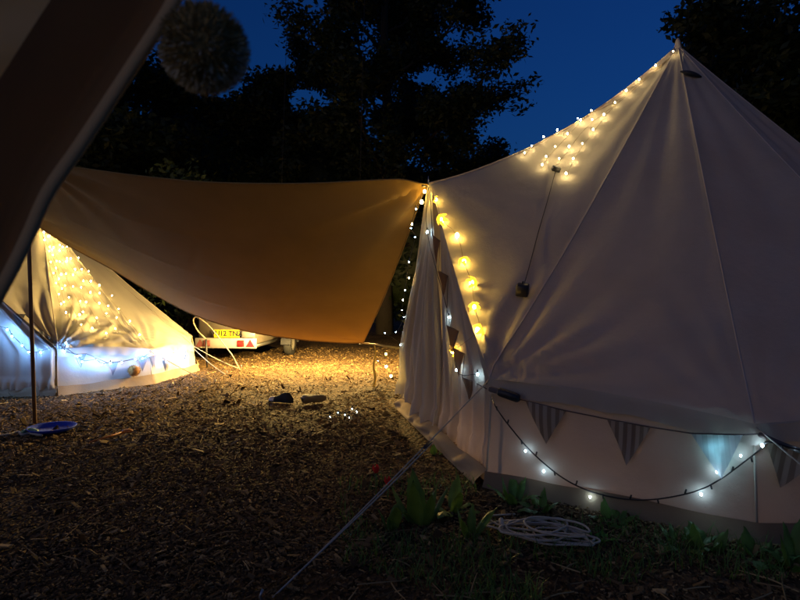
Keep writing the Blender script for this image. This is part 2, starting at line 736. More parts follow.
    for k in range(K - 2):
        for j in range(n + (1 if k == K - 3 else 0)):
            u = j / n
            b = lerp(B[k], B[k + 1], u)
            out = (b - C).normalized()
            wv = .012 * nz(b, 5)
            mr[0].append(b + out * .010 + V((0, 0, .10 + .02 * nz(b, 2.5))))
            mr[1].append(b + out * (.022 + wv) + V((0, 0, .05)))
            mr[2].append(b + out * (.05 + wv * 2.5) + V((0, 0, .004 + gz(b.x, b.y))))
    mf.grid(mr)
    mf.build('mud_flap', mud, root)
    # inside floor
    fl = MB()
    fl.add([C + V((0, 0, .03))] + [b + V((0, 0, .03)) for b in B],
           [(0, i, i + 1) for i in range(1, len(B))] + [(0, len(B), 1)])
    fl.build('groundsheet', mud, root, False)
    # centre pole with its finial
    pm = MB()
    pm.tube([C + V((0, 0, .03)), apex + V((0, 0, -.02))], .018, 8)
    pm.build('centre_pole', M['pole'], root)
    fn = MB()
    fn.lathe(apex + V((0, 0, -.07)), [(.052, -.03), (.045, .0), (.034, .03), (.022, .075), (.020, .10), (.010, .125), (.001, .13)], 14)
    fn.build('apex_cap', M['seam'], root)
    # A-frame poles of the door
    for (e, b) in ((E[0], B[0]), (E[-1], B[-1])):
        s = MB()
        inn = (C - tip)
        inn.z = 0
        inn.normalize()
        s.tube([b + inn * .12 + V((0, 0, .03)), e + inn * .11, tip + inn * .03 + V((0, 0, -.03))], .011, 8)
        s.build('door_pole', M['steel'], root)
    sp = MB()
    sp.tube([tip + V((0, 0, -.03)), tip + V((0, 0, .055))], [.006, .003], 6)
    sp.build('pole_spike', M['steel'], root)
    return dict(root=root, roof=rf, wall=wl, val=va, E=E, B=B, tip=tip, apex=apex, C=C, rows=grid_rows, bound=bound, n=n, K=K, pol=pol)


# ---- the large tent
corners = [220.2, 252.0] + [252.0 + (272.5 / 9) * k for k in range(1, 10)]
ez = [.625, .525] + [.57] * 8 + [.60]
big = bell_tent('bell_tent', 'large cream canvas bell tent with striped bunting on its wall', c1, 2.46, 2.43, 3.25,
                corners, ez, (.22, 4.50, 1.98), (M['canvas'], M['mud']), .125, n=44, rows=72)
# ---- the small tent
corners2 = [-54 + 30 * k for k in range(11)]
ez2 = [.49, .41, .36] + [.42] * 8
small = bell_tent('bell_tent', 'smaller bell tent glowing yellow under a curtain of fairy lights', c2, 2.08, 2.03, 2.30,
                  corners2, ez2, (c2[0] + 2.0 * math.cos(math.radians(-84)), c2[1] + 2.0 * math.sin(math.radians(-84)), 1.60),
                  (M['canvas2'], M['mud2']), .08, n=40, rows=56, wrinkle=2.6)


def curtain(T, fa, fb, name='door_curtain', pleats=9, bottom=.07, amp=.035, mat=None, lift=None, inset=.03):
    """door flap hanging from the tip, spanning fractions fa..fb of the door foot (0 = far corner)"""
    E, B, tip, C = T['E'], T['B'], T['tip'], T['C']
    far, near = B[-1], B[0]
    fe, ne = E[-1], E[0]
    nrm = (near - far).cross(V((0, 0, 1))).normalized()
    if nrm.dot(tip - C) < 0:
        nrm = -nrm
    m = MB()
    nu, nv = 90, 46
    rows = []
    for i in range(nv + 1):
        t = i / nv
        row = []
        for j in range(nu + 1):
            u = j / nu
            f = lerp(fa, fb, u)
            # outer line: tip -> eave -> foot
            foot = lerp(far, near, f) + V((0, 0, bottom if lift is None else lift(u)))
            # the door outline narrows to the tip and is upright below the eave
            z = lerp(tip.z - .05, foot.z, t)
            ze = lerp(fe.z, ne.z, f)
            s = min(1, max(0, (tip.z - z) / max(.01, tip.z - ze)))
            s = max(.015, s)
            p = lerp(V((tip.x, tip.y, 0)), V((foot.x, foot.y, 0)), s)
            p.z = z
            gath = smooth01(t * 1.4)
            k = math.sin(u * 2 * PI * pleats + 3.2 * nz((u * 5, t * .7, fa)) + .9 * t) * (.65 + .8 * nz((u * 8, t * 1.2, fa + 5)))
            k = .6 * k + .4 * math.sin(u * 2 * PI * pleats * .43 + 4 * nz((u * 3, t, 2)))
            p += nrm * (amp * k * (.15 + .85 * gath) * min(1, s * 1.5) - inset)
            if t > .93:      # frilled hem
                p += nrm * (.022 * math.sin(u * 2 * PI * pleats * 2.6 + 2 * nz((u * 9, 0, 1))) * (t - .93) / .07 + .018)
            row.append(p)
        rows.append(row)
    m.grid(rows)
    return m, m.build(name, mat or M['canvas'], T['root'])


cm1, _ = curtain(big, -.05, .51, pleats=9, amp=.07, lift=lambda u: .12 - .07 * u + .05 * math.sin(u * 7))
cm2, _ = curtain(big, .485, .985, pleats=10, inset=.085, lift=lambda u: .05 + .015 * math.sin(u * 9), amp=.055)
cm3, _ = curtain(small, .02, .52, pleats=5, mat=M['canvas2'])
cm4, _ = curtain(small, .50, .99, pleats=5, mat=M['canvas2'], inset=.012)


def sill(T, mat, hh=.12, bulge=.07):
    far, near, C, tip = T['B'][-1], T['B'][0], T['C'], T['tip']
    nrm = (near - far).cross(V((0, 0, 1))).normalized()
    if nrm.dot(tip - C) < 0:
        nrm = -nrm
    m = MB()
    rows = []
    for i in range(9):
        t = i / 8
        row = []
        for j in range(81):
            u = j / 80
            p = lerp(far, near, u)
            z = hh * (1 - t) * (1 + .35 * nz((u * 7, 3, 0)))
            k = bulge * math.sin(PI * min(1, t * .9 + .1)) * (.45 + .5 * nz((u * 4, t * 2, 7)) + .22 * math.sin(u * 30 + 3 * t + 4 * nz((u * 6, 0, 0)))) + .05 * t
            row.append(p + nrm * (k - .02 + .03 * t) + V((0, 0, z + .006)))
        rows.append(row)
    m.grid(rows)
    m.build('door_sill', mat, T['root'])


sill(big, M['mud2'], .095, .08)
sill(small, M['mud2'], .10, .03)

# guys of the large tent
guy(big['root'], big['E'][0], gnd(266, 604), .0035, .010)
e = big['E'][1]
guy(big['root'], e, V((2.02, 1.75, 0)), .0035)
for k in (2, 3, 4, 6, 8):
    e = big['E'][k]
    d = (e - big['C'])
    d.z = 0
    d.normalize()
    guy(big['root'], e, V((e.x, e.y, 0)) + d * 1.0, .0035)
# guys of the small tent
for k, (px, py) in ((2, (240, 369)), (2, (226, 375)), (1, (214, 384))):
    guy(small['root'], small['E'][k] + V((0, 0, -.03 * (px == 226))), gnd(px, py), .0045, slider=False)

# vent hood under the apex
bs = Surf(big['roof'])
p, nrm = bs.hit(690, 76, .012)
m = MB()
tx = V((.62, -.2, -.16)).normalized()
tx = (tx - nrm * tx.dot(nrm)).normalized()
ty = nrm.cross(tx)
rows = []
for i in range(7):
    a = PI * i / 6
    rows.append([p + tx * (s * .085) + ty * math.cos(a) * .022 * (1 - abs(s) ** 2.2 * .75) + nrm * (math.sin(a) * .03 * (1 - abs(s) ** 2 * .7)) for s in [q / 6 - 1 for q in range(13)]])
m.grid(rows)
m.build('vent_hood', M['black'], big['root'])
m = MB()
m.tube([bs.hit(682, 52, .01)[0], bs.hit(682.5, 58, .006)[0], bs.hit(683, 64, .006)[0]], .004, 5)
m.build('vent_cord', M['rope'], big['root'])

# ------------------------------------------------------------------ tarp strung between the tents
A = big['tip'] + V((0, 0, -.01))
Bc = at(26, 160, 4.94)
far_px = [(2, 203, 6.3), (40, 227, 6.4), (68, 245, 6.5), (110, 268, 6.6), (150, 292, 6.7), (190, 313, 6.85), (230, 327, 6.95), (270, 335.5, 7.03), (320, 341, 7.13), (363, 343, 7.2)]
FE = spline([at(*q) for q in far_px], 10)
NE = spline([Bc, at(80, 166.5, 4.86), at(140, 175, 4.78), at(210, 182, 4.7), at(300, 185.5, 4.62), at(380, 184.5, 4.54), A], 10)


def along(pl, u):
    x = u * (len(pl) - 1)
    i = min(int(x), len(pl) - 2)
    return lerp(pl[i], pl[i + 1], x - i)


tm = MB()
nu, nv = 120, 80
rows = []
for j in range(nv + 1):
    v = j / nv
    row = []
    for i in range(nu + 1):
        u = i / nu
        p = lerp(along(NE, u), along(FE, u), v)
        p.z -= .16 * math.sin(PI * v) * (.35 + .65 * math.sin(PI * min(1, u * 1.0)))
        p.z += .018 * nz((u * 3, v * 3, 4)) * math.sin(PI * v)
        for cu_, cv_ in ((.26, .5), (.51, .0), (.76, .27), (2, .74)):
            p.z += .007 * math.exp(-((u - cu_) / .007) ** 2) * math.sin(PI * v) - .007 * math.exp(-((v - cv_) / .010) ** 2) * math.sin(PI * u)
        # strain folds fanning from the tied corners
        for (cn, am, fr, rad) in ((A, .06, 11, 2.0), (FE[-1], .012, 9, 1.2), (FE[0], .03, 11, 1.6), (Bc, .025, 11, 1.4)):
            d = p - cn
            ln = d.length
            if ln < rad:
                ph = math.atan2(d.y, d.x * .9)
                p.z += am * smooth01(ln / .25) * (1 - ln / rad) ** 1.2 * math.sin(ph * fr + 1.4 * nz((ph * 2, cn.x, 0), 2)) * .8
        row.append(p)
    rows.append(row)
tm.grid(rows)
tarp = thing('tarp', A, 'tan tarp strung like a sloping awning between the two tents', 'tarp')
tm.build('sheet', M['tarp'], tarp)
for nm, pl in (('hem', rows[0]), ('hem', rows[-1]), ('hem', [r[-1] for r in rows]), ('hem', [r[0] for r in rows])):
    s = MB()
    s.tube(pl, .008, 5)
    s.build('hem', M['tarp'], tarp)
for p in (rows[0][-1], rows[-1][-1]):
    s = MB()
    s.lathe(p + V((-.03, .02, -.012)), [(.016, -.006), (.022, 0), (.016, .006), (.010, .003), (.010, -.003), (.016, -.006)], 12)
    s.build('eyelet', M['steel'], tarp)
D = rows[-1][-1]
s = MB()
s.tube([D, at(375, 344.5, 6.7), big['E'][-1] + V((0, 0, -.02))], .011, 6)
s.build('tie_rope', M['yrope'], tarp)
yr = MB()
q = at(374.5, 344.5, 6.75)
yr.tube(spline([q, q + V((.01, 0, -.12)), q + V((-.012, 0, -.25)), q + V((.006, .01, -.38)), V((q.x - .01, q.y, .02))], 5), [.008, .009, .009, .010, .010, .011, .012, .013, .013, .014, .014, .015, .016, .016, .017, .018, .018, .019, .020, .020, .02], 6)
yr.build('hanging_cord', M['yrope'], tarp)

pole = thing('awning_pole', gnd(35, 424), 'slim brown wooden pole holding up the tarp beside the small tent', 'pole')
pb = gnd(35, 424)
s = MB()
s.tube([pb + V((0, 0, -.03)), Bc + V((0, 0, .02))], .016, 8)
s.build('shaft', M['pole'], pole)
s = MB()
s.tube([Bc + V((0, 0, .02)), Bc + V((0, 0, .09))], [.006, .004], 6)
s.build('spike', M['steel'], pole)

# ------------------------------------------------------------------ string lights
ss = Surf(small['roof'], small['wall'], small['val'], cm3, cm4)
bulb_me = {}


def bulb_mesh(key, scale=1.0):
    k = (key, scale)
    if k not in bulb_me:
        me = bpy.data.meshes.new('bulb')
        me.from_pydata([tuple(p * scale) for p in BULB.v], [], BULB.f)
        me.materials.append(M[key])
        me.polygons.foreach_set('use_smooth', [True] * len(me.polygons))
        bulb_me[k] = me
    return bulb_me[k]


sock_me = bpy.data.meshes.new('socket')
sock_me.from_pydata([tuple(p) for p in SOCKET.v], [], SOCKET.f)
sock_me.materials.append(M['cable'])


brnd = random.Random(44)


def bulb(parent, p, key, scale=1.0, drop=None, sockets=True):
    k_ = brnd.uniform(.72, 1.2)
    b = link('bulb', bulb_mesh(key, scale), parent, loc=p, scale=(k_, k_, k_))
    if sockets:
        link('socket', sock_me, b)
    return b


def cable(parent, pts, r=.0025, mat='clear_cable', name='cable', n=5):
    m = MB()
    m.tube(spline(pts, n), r, 4)
    return m.build(name, M[mat], parent)


# curtain of warm lights on the small tent
cur = thing('curtain_light', small['apex'], 'curtain of warm yellow fairy lights fanned over the small tent roof', 'string lights')
sr = Surf(small['roof'])
rl = random.Random(12)
bottoms = [(60, 312), (71, 322), (82, 334), (93, 336), (106, 338), (118, 336), (130, 338), (145, 342)]
for si, (bx, by) in enumerate(bottoms):
    pts = []
    nb = 9 + si // 5
    for k in range(24):
        f = .03 + .97 * k / 23
        # strands start bunched at the apex and fan out
        px = lerp(39, bx, f ** (1.12 - .02 * si)) + rl.uniform(-.6, .6)
        py = lerp(219, by, f)
        p, nn = sr.hit(px, py, .022)
        if p:
            pts.append((f, p))
    if len(pts) > 3:
        cable(cur, [small['apex'] + V((0, 0, -.03))] + [p for _, p in pts], .0018, n=2)
    for k in range(nb):
        f = (k + .5 + rl.uniform(-.07, .07)) / nb
        f = min(.99, f)
        px = lerp(39, bx, f ** (1.12 - .02 * si)) + rl.uniform(-.8, .8)
        py = lerp(219, by, f) + rl.uniform(-1.5, 1.5)
        p, nn = sr.hit(px, py, .055)
        if p:
            bulb(cur, p, 'warm', .85, sockets=False)

# blue white string round the small tent wall
blu = thing('string_light', small['B'][0], 'string of blue white bulbs looped along the small tent wall', 'string lights')
bpx = [(-14, 322), (8, 330), (15, 335), (27, 343), (34, 349), (48, 347), (58, 347), (61, 353), (74, 357), (79, 363), (92, 362), (98, 366), (107, 365), (118, 364), (132, 360), (139, 359), (148, 354), (155, 358), (163, 360), (168, 357)]
pts = []
for (px, py) in bpx:
    p, nn = ss.hit(px, py, .09)
    if p:
        pts.append(p)
        bulb(blu, p, 'blue', .8)
cable(blu, [p + V((0, 0, .012)) for p in pts], .003, 'cable')
cl = thing('light_bundle', small['B'][2], 'bundle of blue white lights wound on the small tent guy rope', 'string lights')
cpx = [(177, 350), (182, 352), (181, 358), (176, 356), (185, 360), (178, 363), (182, 366), (186, 354), (180, 371)]
cpts = []
for i, (px, py) in enumerate(cpx):
    p = at(px, py, 7.85 + .05 * (i % 3))
    cpts.append(p)
    bulb(cl, p, 'blue', .8)
cable(cl, cpts + [V((cpts[-1].x, cpts[-1].y, .01))], .003, 'cable')
s = MB()
e = small['E'][2]
rows = []
for i in range(8):
    t = i / 7
    rows.append([lerp(at(174 + 11 * u, 350, 7.98), at(172 + 14 * u, 373, 8.0), t) + V((.02 * math.sin(u * 14 + t * 3), .03 * math.sin(u * 9), 0)) for u in [q / 10 for q in range(11)]])
s.grid(rows)
s.build('fabric_wrap', M['buntwhite'], cl, True, {'u': [0.0] * len(s.v)})

# warm white strands down the ridge of the large tent
rid = thing('curtain_light', big['apex'], 'fan of warm white fairy lights below the large tent apex', 'string lights')
strands = [[(674, 56), (656, 70), (639, 84), (626, 95), (615, 107), (604, 119), (593, 134), (582, 148), (573, 163), (566, 178)],
           [(650, 76), (632, 92), (610, 106), (590, 113.5), (580, 124), (567, 138), (555, 151), (546, 161), (542, 169)],
           [(648, 79), (622, 101), (606, 113), (592, 124), (579, 137), (569, 151), (559, 163), (552, 173)],
           [(645, 80), (600, 108), (577, 122.5), (556, 133), (543, 141), (531, 150), (524, 157)]]
lit = {(592, 124), (569, 151), (559, 163), (674, 56), (656, 70), (639, 84), (626, 95), (615, 107), (604, 119), (593, 134), (582, 148), (573, 163), (566, 178), (590, 113.5), (580, 124),
       (567, 138), (555, 151), (546, 161), (542, 169), (556, 133), (543, 141), (531, 150), (524, 157), (577, 122.5)}


def ridge_hit(px, py, off):
    for k in range(14):
        p, nn = bs.hit(px + k * .7, py + k * 1.1, off)
        if p and p.y < 5.6:
            return p
    return None


for st in strands:
    pts = [big['apex'] + V((0, -.05, -.06))]
    for (px, py) in st:
        p = ridge_hit(px, py, .014)
        if p:
            pts.append(p)
        if (px, py) in lit:
            p = ridge_hit(px, py, .045)
            if p:
                bulb(rid, p, 'ridge', .8, sockets=False)
    cable(rid, pts, .0016, n=3)
p0 = bs.hit(556, 171, .02)[0]
m = MB()
m.box(p0, V((.03, 0, -.008)), V((0, .012, .01)), V((.004, -.012, .014)), .003)
m.build('control_box', M['black'], rid)
# lead down to the black battery box
bx = bs.hit(521, 294, .05)[0]
cable(rid, [p0, bs.hit(548, 200, .012)[0], bs.hit(538, 235, .012)[0], bs.hit(529, 268, .014)[0], bx], .003, 'cable', 'lead')
bat = thing('battery_box', bx, 'black square battery box dangling on its lead against the large tent roof', 'battery box')
m = MB()
m.box(bx, V((.036, -.012, -.004)), V((.01, .02, .012)), V((0, -.012, .036)), .006)
m.build('casing', M['black'], bat)
m = MB()
m.tube([bx + V((0, 0, .034)), bx + V((.004, 0, .055))], .006, 6)
m.build('cable_gland', M['black'], bat)

# amber flower lights down the door edge of the large tent
flo = thing('flower_light', big['tip'], 'garland of amber flower shaped lights beside the large tent door', 'string lights')
fpx = [(436, 203), (442, 223), (457, 239), (464, 265), (471, 286), (473, 310), (476, 333)]
fp = [big['tip'] + V((.02, 0, -.02))]
for q in ((-.03, -.03, -.07), (-.05, .05, -.14)):
    bulb(flo, big['tip'] + V(q), 'amber', 1.5, sockets=False)
PET = MB()
for k in range(6):
    a = 2 * PI * k / 6
    d = V((math.cos(a), math.sin(a), 0))
    e_ = V((-math.sin(a), math.cos(a), 0))
    PET.grid([[V((0, 0, .012)) + d * (.010 + .034 * t) + e_ * (s_ * .013 * math.sin(PI * (.15 + .75 * t))) + V((0, 0, .018 * math.sin(t * 2.2) - .03 * t * t)) for s_ in (-1, 0, 1)] for t in (0, .33, .66, 1)])
pet_me = bpy.data.meshes.new('shade')
pet_me.from_pydata([tuple(p) for p in PET.v], [], PET.f)
pet_me.materials.append(M['petal'])
rq = random.Random(5)
for (px, py) in fpx:
    p, nn = bs.hit(px, py, .035)
    if not p:
        continue
    fp.append(p)
    b = bulb(flo, p, 'amber', 1.7, sockets=False)
    if (px, py) != (457, 239):
        link('shade', pet_me, b, rot=(rq.uniform(.7, 1.5), rq.uniform(-.4, .4), rq.uniform(0, 6)))
fs_ = Surf(cm2)
p, nn = fs_.hit(457, 352, .06)
if p:
    fp.append(p)
    b = bulb(flo, p, 'amber', 1.7, sockets=False)
    link('shade', pet_me, b, rot=(1.2, .2, 1))
cable(flo, fp, .002)

# cool white string round the door of the large tent
door = thing('string_light', big['B'][-1], 'cool white bulbs strung round the large tent door opening', 'string lights')
dl = [(416, 209), (411, 228), (415, 237), (409, 262), (405, 290), (402, 310), (404, 317), (396, 332), (385, 333), (400, 345), (387, 366), (378, 361)]
tipv, e9, b9 = big['tip'], big['E'][-1], big['B'][-1]
pts = [tipv + V((-.01, -.02, -.03))]
for (px, py) in dl:
    f = min(1, (py - 183) / 165)
    Y = lerp(tipv.y, e9.y, f) - .06
    p = at(px, py, Y)
    pts.append(p)
    bulb(door, p, 'cool', .55)
cable(door, pts, .0025, 'cable')
# amber bulbs at its foot
for (px, py) in ((386, 354), (386, 366.5), (391, 376)):
    bulb(door, at(px, py, 5.55), 'amber', 1.5)
for (px, py) in ((415, 224), (412, 278), (406, 300)):
    f = (py - 183) / 165
    bulb(door, at(px - 3, py, lerp(tipv.y, e9.y, f) - .06), 'warm', .8)
cs = Surf(cm1, cm2)
pts = [tipv + V((0, -.03, -.04))]
for (px, py) in ((432, 232), (449, 318), (462, 370), (480, 374)):
    p, nn = cs.hit(px, py, .04)
    if p is None:
        p = at(px, py, 3.5)
    pts.append(p)
    bulb(door, p, 'cool', .95)
cable(door, pts, .0025, 'cable')

# cool white string looped along the wall of the large tent
ws = Surf(big['wall'], big['val'])
wal = thing('string_light', big['B'][1], 'dark cable with cool white bulbs looped along the large tent wall', 'string lights')
cpx = [(488, 385), (494, 398), (503, 414), (517, 432), (530, 447), (546, 462), (566, 478), (590, 489), (618, 496), (645, 499), (672, 496), (700, 489), (722, 477), (742, 463), (756, 449)]
cp = [big['E'][0] + V((-.02, -.02, -.02))]
for (px, py) in cpx:
    p, nn = ws.hit(px, py, .03)
    if p:
        cp.append(p)
cp += [big['E'][1] + V((.03, -.05, -.06)), big['E'][1] + V((.15, -.04, -.09)), big['E'][1] + V((.3, 0, -.12))]
cable(wal, cp, .0042, 'cable')
for i in range(3, len(cp) - 1):
    q = lerp(cp[i], cp[i - 1], .5)
    m = MB()
    m.tube([q, q + V((.004, -.006, (-1) ** i * .022))], .0045, 5)
    m.build('bulb_holder', M['cable'], wal)
for (px, py) in ((528, 450), (546, 470), (592, 495), (702, 493), (717.5, 470.5), (741, 455), (759, 444), (791, 448)):
    p, nn = ws.hit(px, py, .034)
    if p:
        b = bulb(wal, p, 'cool', .75, sockets=False)

# bulbs lying on the ground by the door
gl = thing('ground_light', gnd(345, 416), 'short string of tiny cool bulbs lying on the woodchips', 'string lights')
pts = []
for (px, py) in ((330, 419), (338, 415), (345, 417), (352, 411), (357, 414), (349, 420)):
    p = gnd(px, py) + V((0, 0, .02))
    pts.append(p)
    bulb(gl, p, 'cool', .4)
cable(gl, [p + V((0, 0, -.008)) for p in pts], .002, 'cable')


# ------------------------------------------------------------------ bunting
def pennant(parent, a, b, c, mat, n=(0, -1, 0), curl=.012, seed=0):
    a, b, c, n = V(a), V(b), V(c), V(n)
    m = MB()
    rows, us = [], []
    for i in range(9):
        t = i / 8
        row = []
        for j in range(9):
            u = j / 8
            p = lerp(lerp(a, c, t), lerp(b, c, t), u)
            p = p + n * (curl * (math.sin(u * 5 + seed) * (1 - t) * .8 + math.sin(t * 4 + seed * 2) * .5))
            row.append(p)
            us.append(lerp((u - .5) * (1 - t), (u - .5) * (1 - t), 0) + .5)
        rows.append(row)
    m.grid(rows)
    return m.build('pennant', mat, parent, True, {'u': us})


for (px, py) in ((712, 449), (724, 446), (720, 459)):
    p, nn = ws.hit(px, py, .018)
    bulb(wal, p, 'cyan', .6, sockets=False)


def wall_pt(px, py, off=.036):
    p, nn = ws.hit(px, py, off)
    return p


bun = thing('bunting', big['E'][1], 'striped triangular bunting hung along the large tent wall', 'bunting')
tris = [((528, 400), (568, 410), (548, 444), 'stripe'), ((610, 419), (652, 427), (628, 464), 'stripe'), ((692, 433), (744, 434), (722, 476), 'buntwhite')]
tape_pts = [wall_pt(512, 397)]
for i, (a, b, c, mt) in enumerate(tris):
    of = .06 if mt == 'buntwhite' else .036
    pa, pb_, pc = wall_pt(*a), wall_pt(*b), wall_pt(*c, of)
    nn = ws.hit(*c)[1]
    pennant(bun, pa, pb_, pc, M[mt], nn, .02, i * 1.3)
    tape_pts += [pa, pb_]
ee = big['E'][1]
tape_pts += [ee + V((.0, -.02, -.03))]
m = MB()
m.tube(tape_pts, .0035, 4)
m.build('tape', M['tape'], bun)
k1 = ee + V((0, -.03, -.03))
k2 = ee + V((.30, -.02, -.13))
pennant(bun, k1 + V((.02, -.005, -.01)), k2, ee + V((.09, -.03, -.27)), M['stripe'], V((-.2, -1, 0)), .02, 2.2)
m = MB()
m.tube(spline([k1, lerp(k1, k2, .5) + V((0, 0, -.012)), k2, k2 + V((.3, .12, .04))], 5), .012, 5)
m.build('rolled_tape', M['tape'], bun)
# a second string down the edge of the door
bd = thing('bunting', big['E'][0], 'small brown bunting hanging down the edge of the large tent door', 'bunting')
pts = [big['tip'] + V((.01, -.05, -.08))]
for i, (px, py, w_, h_) in enumerate(((436, 250, 7, 30), (445, 285, 9, 26), (459, 340, 12, 30), (464, 363, 12, 30), (472, 388, 13, 24))):
    p, nn = cs.hit(px, py, .05)
    if p is None:
        p = at(px, py, 3.6)
        nn = V((-.4, -.9, 0))
    sc_ = p.y / F
    a = p + V((-w_ * .5 * sc_, 0, h_ * .5 * sc_))
    b = p + V((w_ * .5 * sc_, -.02, h_ * .3 * sc_))
    c = p + V((0, -.01, -h_ * .5 * sc_))
    pts += [a, b]
    pennant(bd, a, b, c, M['bunt'], V((-.6, -.8, 0)), .012, i)
pts.append(big['E'][0] + V((-.02, -.03, -.05)))
m = MB()
m.tube(pts, .003, 4)
m.build('tape', M['tape'], bd)
# bunting on the small tent
b2 = thing('bunting', small['B'][1], 'dark little bunting flags hung on the small tent wall', 'bunting')
pts = []
for i, (px, py) in enumerate(((20, 322), (45, 338), (80, 362), (112, 370), (142, 366), (153, 363), (166, 366))):
    p, nn = ss.hit(px, py, .02)
    if p is None:
        continue
    side = nn.cross(V((0, 0, 1))).normalized()
    a, b, c = p + side * .06 + V((0, 0, .09)), p - side * .06 + V((0, 0, .085)), p + V((0, 0, -.07))
    pts += [a, b]
    pennant(b2, a, b, c, M['buntgrey'], nn, .01, i)
m = MB()
m.tube(pts, .003, 4)
m.build('tape', M['tape'], b2)


# ------------------------------------------------------------------ pompoms
def pompom(name, c, r, label, mats, hair=1500, seed=1, hl=.18, parent_extra=None):
    root = thing(name, c, label, 'pompom')
    rr = random.Random(seed)
    m = MB()
    m.ball(c, r * .86, None, None, 20, 14, lambda d: 1 + .06 * noise.noise(d * 4))
    m.build('core', mats[0], root)
    for nm, mt, cnt_ in (('wool', mats[0], hair), ('rimlight_wool', mats[1], hair // 3)):
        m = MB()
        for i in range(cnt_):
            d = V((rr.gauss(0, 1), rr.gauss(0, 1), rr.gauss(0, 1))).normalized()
            if nm == 'rimlight_wool':  # underside fibres, carrying the rim light put into their colour
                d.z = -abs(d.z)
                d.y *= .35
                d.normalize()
            t = d.orthogonal().normalized()
            t = Matrix.Rotation(rr.uniform(0, 6.28), 3, d) @ t
            a = V(c) + d * r * .80
            b = V(c) + (d + t * rr.uniform(.05, .25)).normalized() * r * (1 + rr.uniform(-.06, .07) + .05 * noise.noise(d * 3))
            wv = d.cross(t) * r * .018
            mid = lerp(a, b, .55) + t * r * .04
            m.add([a - wv, a + wv, mid + wv * .9, b + wv * .3, b - wv * .3, mid - wv * .9], [(0, 1, 2, 5), (5, 2, 3, 4)])
        m.build(nm, mt, root, False)
    return root


PD = .62
pc = at(205, 49, PD)
pr = 43 / F * PD
pp = pompom('pompom', pc, pr, 'shaggy brown wool pompom hanging from the canvas door flap edge', (M['pom'], M['pom_rimlight_cord']), 4200, 2)
m = MB()
m.tube([pc + V((-.012, 0, pr * .9)), at(186, -6, PD), at(180, -22, PD)], .003, 6)
m.build('cord', M['pom_rimlight_cord'], pp)

bp_, _n = ss.hit(132, 371, .05)
pompom('pompom', bp_, .075, 'rusty brown fluffy ball hung on the small tent wall', (M['rust'], M['rust']), 500, 4)

# ------------------------------------------------------------------ near door flap beside the camera
flap = thing('door_flap', V((-1.35, .75, 0)), 'dark brown canvas door flap slanting past with a pale hem', 'tent flap')
edge_px = [(300, -190), (240, -95), (182, -8), (162, 25), (120, 89), (81, 148), (50, 193), (28, 241), (2, 292), (-60, 400), (-180, 600), (-330, 850), (-480, 1105)]
ED = spline([at(px, py, .62 + .0001 * max(0, py - 300)) for (px, py) in edge_px], 5)
# the last point meets the ground
m = MB()
rows = []
NW = 26
for i, p in enumerate(ED):
    row = []
    for j in range(NW + 1):
        s_ = j / NW * .094
        q = p + V((-.835, 0, .55)) * s_
        q.y += .035 * min(1, s_ / .05) - .075 * smooth01((s_ - .045) / .07) + .006 * nz((p.z * 4, s_ * 20, 1))
        q.z = max(q.z, .004)
        row.append(q)
    rows.append(row)
m.grid(rows)
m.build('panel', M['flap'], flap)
hem = MB()
hrows = []
for p in ED:
    pr_ = []
    for (ds, dy) in ((-.004, .003), (-.005, -.001), (-.002, -.004), (.004, -.003), (.011, .001), (.013, .008), (.004, .006)):
        q = p + V((-.835, 0, .55)) * ds
        q.y += dy
        q.z = max(q.z, .003)
        pr_.append(q)
    hrows.append(pr_)
hem.grid(hrows, True)
hem.build('hem', M['flaphem'], flap)
# folded canvas tied back above the flap
fold = thing('tied_back_canvas', V((-1.2, .42, 0)), 'fold of lighter brown canvas tied back beyond the dark flap', 'tent flap')
m = MB()
rows = []
fe = spline([at(90, -160, .74), at(80, -60, .74), at(70, 5, .74), at(60, 60, .74), at(20, 140, .75), at(-40, 230, .76), at(-160, 420, .78), at(-330, 760, .8), at(-480, 1060, .82)], 5)
for i, p in enumerate(fe):
    rows.append([V((p.x - s_, p.y + .05 * s_ + .012 * math.sin(p.z * 42 + s_ * 8), max(.003, p.z + s_ * .1 * (p.z > .2)))) for s_ in [q * .03 for q in range(16)]])
m.grid(rows)
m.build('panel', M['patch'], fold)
hem = MB()
hem.tube(fe, .003, 6)
hem.build('hem', M['flap'], fold)


# ------------------------------------------------------------------ assumed lanterns, none of them visible
def assumed_lantern(loc, label, mat, r=.055, hang=None):
    root = thing('assumed_lantern', loc, label, 'assumed_lantern')
    loc = V(loc)
    m = MB()
    m.lathe(loc, [(.001, 0), (.030, 0), (.034, .01), (.030, .04), (.022, .05), (.001, .05)], 18)
    m.build('base', M['black'], root)
    m = MB()
    m.ball(loc + V((0, 0, .05 + r * .95)), r, None, r * 1.1, 14, 10)
    m.build('globe', mat, root)
    m = MB()
    h = .05 + r * 2.0
    m.lathe(loc, [(.16, h - .045), (.155, h - .03), (.10, h + .015), (.03, h + .035), (.012, h + .05), (.001, h + .05)], 18)
    m.build('cap', M['black'], root)  # hood made wide to stop lantern light going upward
    for a in (0, 2.1, 4.2):
        m = MB()
        d = V((math.cos(a), math.sin(a), 0))
        m.tube([loc + d * .028 + V((0, 0, .04)), loc + d * .075 + V((0, 0, .05 + r)), loc + d * .09 + V((0, 0, h + .006))], .003, 5)
        m.build('guard_wire', M['steel'], root)
    m = MB()
    m.tube([loc + V((.05 * math.cos(t), 0, h + .02 + .08 * math.sin(t))) for t in [PI * i / 10 for i in range(11)]], .003, 5)
    m.build('handle', M['steel'], root)
    if hang:
        m = MB()
        m.tube([loc + V((0, 0, h + .1)), hang], .003, 4)
        m.build('hanging_cord', M['cable'], root)  # unseen cord, added to hold up the assumed lamps
    return root


